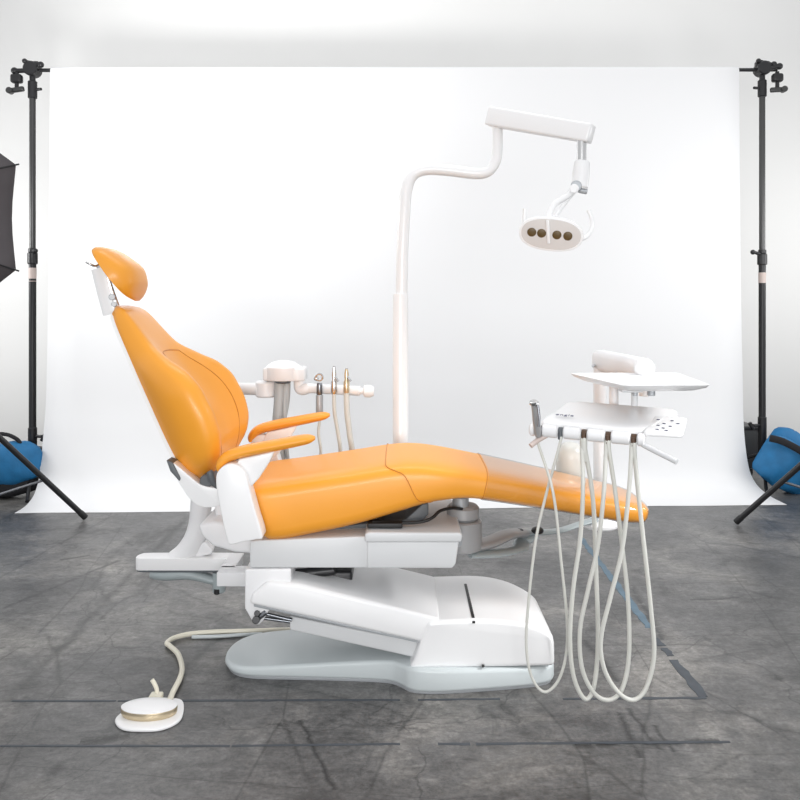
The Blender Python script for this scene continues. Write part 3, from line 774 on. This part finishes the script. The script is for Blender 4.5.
# lettering on the head
cu = bpy.data.curves.new('lettering', 'FONT'); cu.body = 'engle'; cu.size = .026; cu.extrude = .0004; cu.space_character = 1.1
to = bpy.data.objects.new('lettering_src', cu); C.objects.link(to)
bpy.context.view_layer.update()
me = bpy.data.meshes.new_from_object(to.evaluated_get(bpy.context.evaluated_depsgraph_get()))
bpy.data.objects.remove(to); me.name = 'lettering'; me.materials.clear(); me.materials.append(M['navy'])
tu = (hq(.1, .12, .0475)-hq(.1, .03, .036)).normalized(); tn = dd.cross(tu).normalized()
o = hq(.062, .062, .0425)
base_off = base_of(du)
for v in me.vertices:
    v.co = o+dd*(v.co.x*1.0)+tu*(v.co.y*1.15)+tn*(v.co.z+.0006) - base_off
lo = bpy.data.objects.new('lettering', me); C.objects.link(lo); lo.parent = hdb; lo['label'] = 'small dark blue maker lettering'
# tray
tz = 1.052
t4 = [(.690, -.495), (.962, -.480), (1.02, -.02), (.615, -.03)]
def inset(P, d):
    c = V((sum(x for x, y in P)/4, sum(y for x, y in P)/4)); return [tuple(V(p)+(c-V(p)).normalized()*d) for p in P]
def rc(P, r=.03):
    out = []
    for i in range(4):
        p, a, b = V(P[i]), V(P[i-1]), V(P[(i+1) % 4]); u = (a-p).normalized(); w = (b-p).normalized()
        for t_ in (0, .25, .5, .75, 1): out.append(tuple(p+u*r*(1-t_)**2+w*r*t_**2))
    return out
R3 = lambda P, z: [V((x, y, z)) for x, y in P]
o1, o2, o3 = rc(t4), rc(inset(t4, .008)), rc(inset(t4, .035))
mbt = MB().loft([R3(rc(inset(t4, .055)), tz-.022), R3(rc(inset(t4, .012)), tz-.010), R3(o1, tz), R3(o2, tz+.001), R3(o3, tz-.009)])
tr = part('instrument_tray', mbt, 'white', du)
tm = V((.80, -.22, 0))
part('tray_bracket', MB().cyl((tm.x, tm.y, .955), (tm.x, tm.y, tz-.02), .011).beam((tm.x, tm.y, 1.018), (b1.x, b1.y, 1.018), .018, .04, bevel=.004).box((tm.x-.03, tm.y-.06, 1.020), (.07, .05, .02), .005), 'light_grey', tr)
part('tray_screw', MB().cyl((.845, -.26, .995), (.845, -.26, 1.03), .013).cyl((.79, -.26, .995), (.79, -.26, 1.03), .009), 'mid_grey', tr)
part('head_post', MB().cyl((b1.x-.13, -.10, .94), (b1.x-.13, -.10, 1.03), .016).beam((b1.x-.13, -.10, 1.03), (b1.x, b1.y, 1.03), .03, .04, bevel=.006), 'white2', du)
# hose loops
loops = [
    (slots[0], slots[1], [(553, 492), (561, 560), (567, 620), (566, 655), (558, 681), (545, 692), (533, 680), (527, 655), (527, 620), (535, 545), (546, 495)], .0046, -.40),
    (slots[2]-.004, slots[2]+.005, [(583, 490), (580, 540), (573, 590), (570, 640), (574, 678), (585, 699), (594, 686), (598, 640), (596, 570), (593, 500)], .0070, -.44),
    (slots[3]-.004, slots[3]+.005, [(604, 490), (598, 545), (588, 590), (580, 630), (582, 668), (594, 693), (609, 700), (622, 689), (629, 655), (628, 600), (622, 545), (615, 490)], .0068, -.47),
    (slots[4]-.004, slots[4]+.005, [(629, 490), (622, 550), (611, 595), (601, 638), (604, 668), (617, 691), (633, 700), (646, 688), (654, 655), (651, 610), (644, 545), (638, 490)], .0068, -.49)]
for i, (sa, sb, P, r, Y) in enumerate(loops):
    n = len(P); pts = [hq(sa, -.010, -.012), hq(sa, -.012, -.04)]
    for k, q in enumerate(P): pts.append(W(q[0], q[1], Y+(-.022+.044*k/(n-1))))
    pts += [hq(sb, -.012, -.04), hq(sb, -.010, -.012)]
    part('handpiece_hose', MB().tube(pts, r, k=6, n=12), 'tube', du, 'pale looping hose')
part('hose_sleeve', MB().tube([hq(slots[2], -.011, -.02), hq(slots[2]+.003, -.012, -.05), hq(slots[2]+.006, -.012, -.085)], [.012, .010, .0075]), 'tube', du)
# water bottle on the post
bt = W(570.5, 470, .30)
part('water_bottle', MB().lathe([(.03, .0), (.055, .008), (.058, .03), (.058, .19), (.055, .215), (.045, .235), (.028, .247), (.008, .252)], (bt.x, .30, W(0, 442, .30).z-.252)), 'bottle', du, 'frosted translucent water bottle')
part('bottle_bracket', MB().beam((bt.x+.03, .30, .52), (pe.x, pe.y, .52), .03, .02, bevel=.004), 'white2', du)
part('bottle_cap', MB().cyl((bt.x, .30, .475), (bt.x, .30, .50), .032), 'white2', du)

# syringe resting in the first holder
p0, p1 = hq(slots[0]+.002, -.018, -.018), W(533.5, 401, -.42)
t = thing('air_water_syringe', p0, 'steel air and water syringe standing in the leftmost slot of the delivery unit', 'syringe')
d = (p1-p0)
part('body', MB().tube([p0, p0+d*.35, p0+d*.7, p0+d*.93], [.010, .012, .010, .0095], n=16), 'hub', t)
part('head', MB().cyl(p1-d*.10, p1, .0125).cyl(p1+V((-.012, 0, -.004)), p1+V((.016, 0, -.010)), .008), 'steel', t)
part('trigger', MB().tube([p1+V((.012, -.008, -.012)), p1+V((.016, -.012, -.05)), p1+V((.014, -.012, -.08))], .004), 'dark_steel', t)

# ------------------------------------------------------------------ assistant unit
YA = .52
X_ = lambda px, Y=YA: W(px, 0, Y).x
Z_ = lambda py, Y=YA: W(0, py, Y).z
au = thing('assistant_unit', (-.80, .33, .23), 'white assistant arm with suction head and holder bar behind the chair', 'dental unit')
Yc = .285
def aplan(e):
    xs = [(137, .265), (139, .243), (150, .236), (185, .235), (226, .236), (232, .245), (233.5, .27), (232, .30), (224, .312), (150, .312), (139, .295)]
    return cr([(X_(a, .27)*(1-e)+X_(185, .27)*e, b) for a, b in xs], 3, True)
part('support_arm', MB().plan(aplan(0), Z_(571, .235), Z_(558.5, .235), .008), 'white', au)
part('arm_gasket', MB().plan(aplan(.02), Z_(571, .235)-.006, Z_(571, .235)+.003, .001), 'dark_grey', au)
part('lower_linkage', MB().tube([W(151, 573, .26), W(165, 574.5, .26), W(190, 574, .26), W(215, 580, .26), W(224, 580, .26)], [.02, .028, .030, .028, .02], rb=[.02, .024, .022, .018, .018], n=18).cyl(W(219, 592, .25), W(219, 572, .25), .026), 'linkage', au)
part('linkage_knob', MB().cyl(W(217, 594, .23), W(217, 589, .23), .012), 'black', au)
part('link_bar', MB().prism(XZ([(219, 569), (250, 569), (250, 583), (219, 583)], .10), .06, .14, .004).prism(XZ([(219, 569), (234, 569), (234, 579), (219, 579)], .10), .12, .30, .004), 'white2', au)
col = [W(178, 561, Yc), W(186, 553, Yc), W(194, 540, Yc), W(199, 524, Yc), W(201, 505, Yc), W(201.5, 480, Yc)]
cx = col[-1].x
col += [V((cx-.01, Yc+.03, .68)), V((cx-.01, Yc+.13, .82)), V((cx+.02, .44, .925)), V((cx+.08, YA, .935)), V((X_(262), YA, .935))]
part('column', MB().tube(col, [.050, .046, .043, .042, .042, .040, .034, .030, .027, .026, .026], n=20), 'white2', au)
part('foot_web', MB().prism(XZ([(176, 560), (212, 553), (214, 548), (206, 540), (196, 548)], Yc), Yc-.022, Yc+.022, .006), 'white2', au)
part('elbow', MB().cyl((X_(266), YA, Z_(397)), (X_(266), YA, Z_(381)), .046).cyl((X_(256), YA, Z_(390)), (X_(270), YA, Z_(390)), .030), 'white2', au)
hz = MB().plan([(X_(264.5), YA-.05), (X_(272), YA-.055), (X_(300), YA-.07), (X_(306.5), YA-.05), (X_(306.5), YA+.05), (X_(300), YA+.07), (X_(264.5), YA+.05)], Z_(380), Z_(367), .008)
hz.lathe([(.075, 0), (.078, .004), (.078, .055), (.066, .066), (.045, .078), (.02, .084)], (X_(284), YA-.01, Z_(379.5)))
part('suction_housing', hz, 'white2', au)
bar = MB().tube([(X_(299), YA, Z_(378)), (X_(300), YA-.01, Z_(388)), (X_(305), YA-.02, Z_(389)), (X_(310), YA-.02, Z_(386.5))], .024, n=16)
bar.cyl((X_(306), YA-.02, Z_(387.5)), (X_(361), YA-.06, Z_(389.5)), .021).lathe([(.014, 0), (.014, .02), (.026, .026), (.028, .05), (.02, .066)], (X_(359), YA-.06, Z_(389.5)), (1, 0, -.02))
part('holder_bar', bar, 'white', au)
for x0, x1, r in ((281, 279, .024), (287.5, 283, .016)):
    part('suction_hose', MB().tube([(X_(x0), YA-.02, Z_(380)), (X_(x0)-.002, YA-.03, Z_(400)), (X_(x1), YA-.05, Z_(430)), (X_(x1)+.005, YA-.05, Z_(470)), (X_(x1)-.03, YA-.06, .44), (-.50, YA-.10, .40)], [r, r, r*.95, r*.6, r*.6, r*.6], n=14), 'hose_grey', au, 'grey suction hose')
part('thin_hose', MB().tube([(X_(286), YA-.03, Z_(385)), (X_(287), YA-.06, Z_(425)), (X_(291), YA-.05, Z_(475)), (-.45, YA-.08, .42)], .009), 'hose_grey', au)
part('hose_connector', MB().cyl((X_(284), YA-.03, Z_(382.5)), (X_(284), YA-.03, Z_(379)), .034), 'dark_grey', au)
part('hose_manifold', MB().box((-.42, YA-.10, .40), (.22, .10, .08), .01).beam((-.45, YA-.10, .40), (-.45, .15, .42), .05, .05, bevel=.006), 'white2', au)

def instrument(px, top, bot, pxb, pyb, r, kind, label, grp=None):
    y = YA-.075 if kind == 'syr' else YA-.08
    t = thing('air_water_syringe' if kind == 'syr' else 'suction_handpiece', (X_(px, y), y, Z_(bot, y)), label, 'syringe' if kind == 'syr' else 'handpiece', grp)
    x = X_(px, y); zt, zb = Z_(top, y), Z_(bot, y)
    if kind == 'syr':
        part('body', MB().lathe([(.009, 0), (.013, .01), (.012, .05), (.010, zt-zb-.02)], (x, y, zb)), 'dark_steel', t)
        ring = [(x+.014*math.cos(a)-.0, y-.006, zt+.004+.014*math.sin(a)) for a in [2*PI*i/14 for i in range(15)]]
        part('ring_head', MB().tube(ring, .0045, k=2, n=8).ball((x-.014, y, zt-.002), .011), 'steel', t)
        part('sleeve', MB().cyl((x, y, zb-.085), (x, y, zb+.005), .0155), 'mid_grey', t)
    else:
        part('body', MB().lathe([(.010, 0), (.013, .008), (.013, .05), (.009, .06), (.010, .085), (.006, zt-zb)], (x, y, zb)), 'steel' if px < 340 else 'brass', t)
        part('valve_lever', MB().cyl((x+.004, y-.012, zb+.075), (x+.020, y-.014, zb+.055), .005), 'mid_grey', t)
        part('tip', MB().cyl((x, y, zt-.01), (x+.001, y, zt+.004), .0055), 'mid_grey', t)
    part('hose', MB().tube([(x, y, zb+.004), (x+.003, y-.002, zb-.08), (X_(pxb-2, y), y, Z_(pyb-15, y)), (X_(pxb, y), y, Z_(pyb+8, y)), (X_(pxb-10, y), y, .54), (X_(pxb-30, y)-.1, y, .43), (-.36, y-.0, .41)], r, n=12), 'tube', t)
instrument(319.5, 378, 396, 320.5, 448, .0065, 'syr', 'steel syringe with a ring head, first from the left on the assistant holder bar')
instrument(334, 367, 394, 340, 448, .0085, 'suc', 'slim silver suction handpiece, second from the left on the assistant holder bar', 'suction handpieces on the holder bar')
instrument(346.5, 369, 394, 351.5, 448, .0125, 'suc', 'thicker suction handpiece with a fat grey hose, third along the assistant holder bar', 'suction handpieces on the holder bar')

# ------------------------------------------------------------------ foot control
fc = WF(151, 716)
ft = thing('foot_control', (fc.x, fc.y, 0), 'round cream foot pedal lying on the concrete, hosed to the chair base', 'foot pedal')
pl = cr([(-.098, -.045), (-.06, -.088), (0, -.098), (.06, -.090), (.100, -.045), (.098, .02), (.075, .085), (.03, .10), (-.04, .10), (-.075, .06), (-.098, 0)], 4, True)
part('base', MB().plan([(fc.x+a, fc.y+b) for a, b in pl], 0, .010, .004), 'white', ft)
part('rim', MB().lathe([(.047, 0), (.0495, .003), (.051, .008), (.0515, .021), (.0505, .025)], (fc.x-.004, fc.y-.005, .009), n=48, sx=1.72), 'brass', ft, 'champagne metal rim')
part('disc', MB().lathe([(.0505, 0), (.051, .003), (.047, .006), (.03, .0075), (.005, .008)], (fc.x-.004, fc.y-.005, .033), n=48, sx=1.72), 'white', ft, 'white pedal disc')
part('toggle', MB().tube([(fc.x-.01, fc.y+.095, .012), (fc.x-.012, fc.y+.10, .035), (fc.x-.02, fc.y+.10, .055), (fc.x-.028, fc.y+.10, .068)], .007).box((fc.x-.012, fc.y+.09, .016), (.04, .04, .02), .005), 'cream', ft)
hp_ = [WF(169, 702, .012), WF(173, 692, .012), WF(180, 678, .012), WF(182, 667, .012), WF(178, 654, .012), WF(170, 646, .012), WF(167, 643, .012), WF(174, 638, .012), WF(190, 634, .012), WF(215, 632, .012), WF(250, 631, .012), WF(285, 630, .012), WF(300, 630, .012)]
part('hose', MB().tube(hp_, .0095, n=12), 'cream', ft, 'cream hose')
part('grey_line', MB().tube([WF(192, 637, .008), WF(215, 636.5, .008), WF(240, 635, .008), WF(262, 634, .008)], .007, n=10), 'base_grey', ft)

# ------------------------------------------------------------------ light
w = bpy.data.worlds.new('studio'); bpy.context.scene.world = w; w.use_nodes = True
w.node_tree.nodes['Background'].inputs['Color'].default_value = (.97, .98, 1, 1)
w.node_tree.nodes['Background'].inputs['Strength'].default_value = .80
def area(name, loc, target, size, power, sy=None, col=(1, 1, 1), spread=180):
    d = bpy.data.lights.new(name, 'AREA'); d.energy = power; d.size = size; d.color = col; d.spread = math.radians(spread)
    if sy: d.shape = 'RECTANGLE'; d.size_y = sy
    o = bpy.data.objects.new(name, d); C.objects.link(o); o.location = loc
    o.rotation_euler = (V(target)-V(loc)).to_track_quat('-Z', 'Y').to_euler()
    return o
area('umbrella_light', (-2.30, 1.38, 2.0), (-.2, 2.6, 1.7), .4, 15)
area('added_wall_spill', (-2.12, 1.42, 2.28), (-.2, 3.75, 3.9), .22, 20, spread=120)  # extra lamp added by the umbrella to throw the paper's shadow on the wall
area('right_umbrella_light', (2.9, 1.1, 1.9), (1.0, 2.9, 1.2), .6, 10)
area('wall_fill', (0, 2.9, 4.5), (0, 3.75, 1.5), 6.5, 10, sy=.5)  # added unseen fill that brightens the back wall, not a studio fixture
area('front_softbox', (0, -5.6, 1.35), (0, 0, 1.25), 3.2, 30, sy=1.3, spread=75)
area('left_wall_fill', (-4.4, 1.9, 1.9), (-2.7, 3.75, 1.6), .8, 21, spread=120)  # invented fill lamp, brightens the wall left of the paper
area('right_wall_fill', (4.4, 1.9, 1.9), (2.8, 3.75, 1.6), .8, 12, spread=120)  # matching invented fill for the wall right of the paper
area('right_side_fill', (2.8, -.8, 2.3), (.25, 0, .15), .8, 5.5, sy=.8, spread=42)  # unseen fill added to lift the shaded top of the base housing
area('overhead_softbox', (.1, .7, 4.0), (.1, .55, 0), 3.0, 7, sy=1.0, spread=62)

vs = bpy.context.scene.view_settings
vs.view_transform = 'Standard'; vs.look = 'None'; vs.gamma = 1; vs.use_curve_mapping = False; vs.exposure = 0
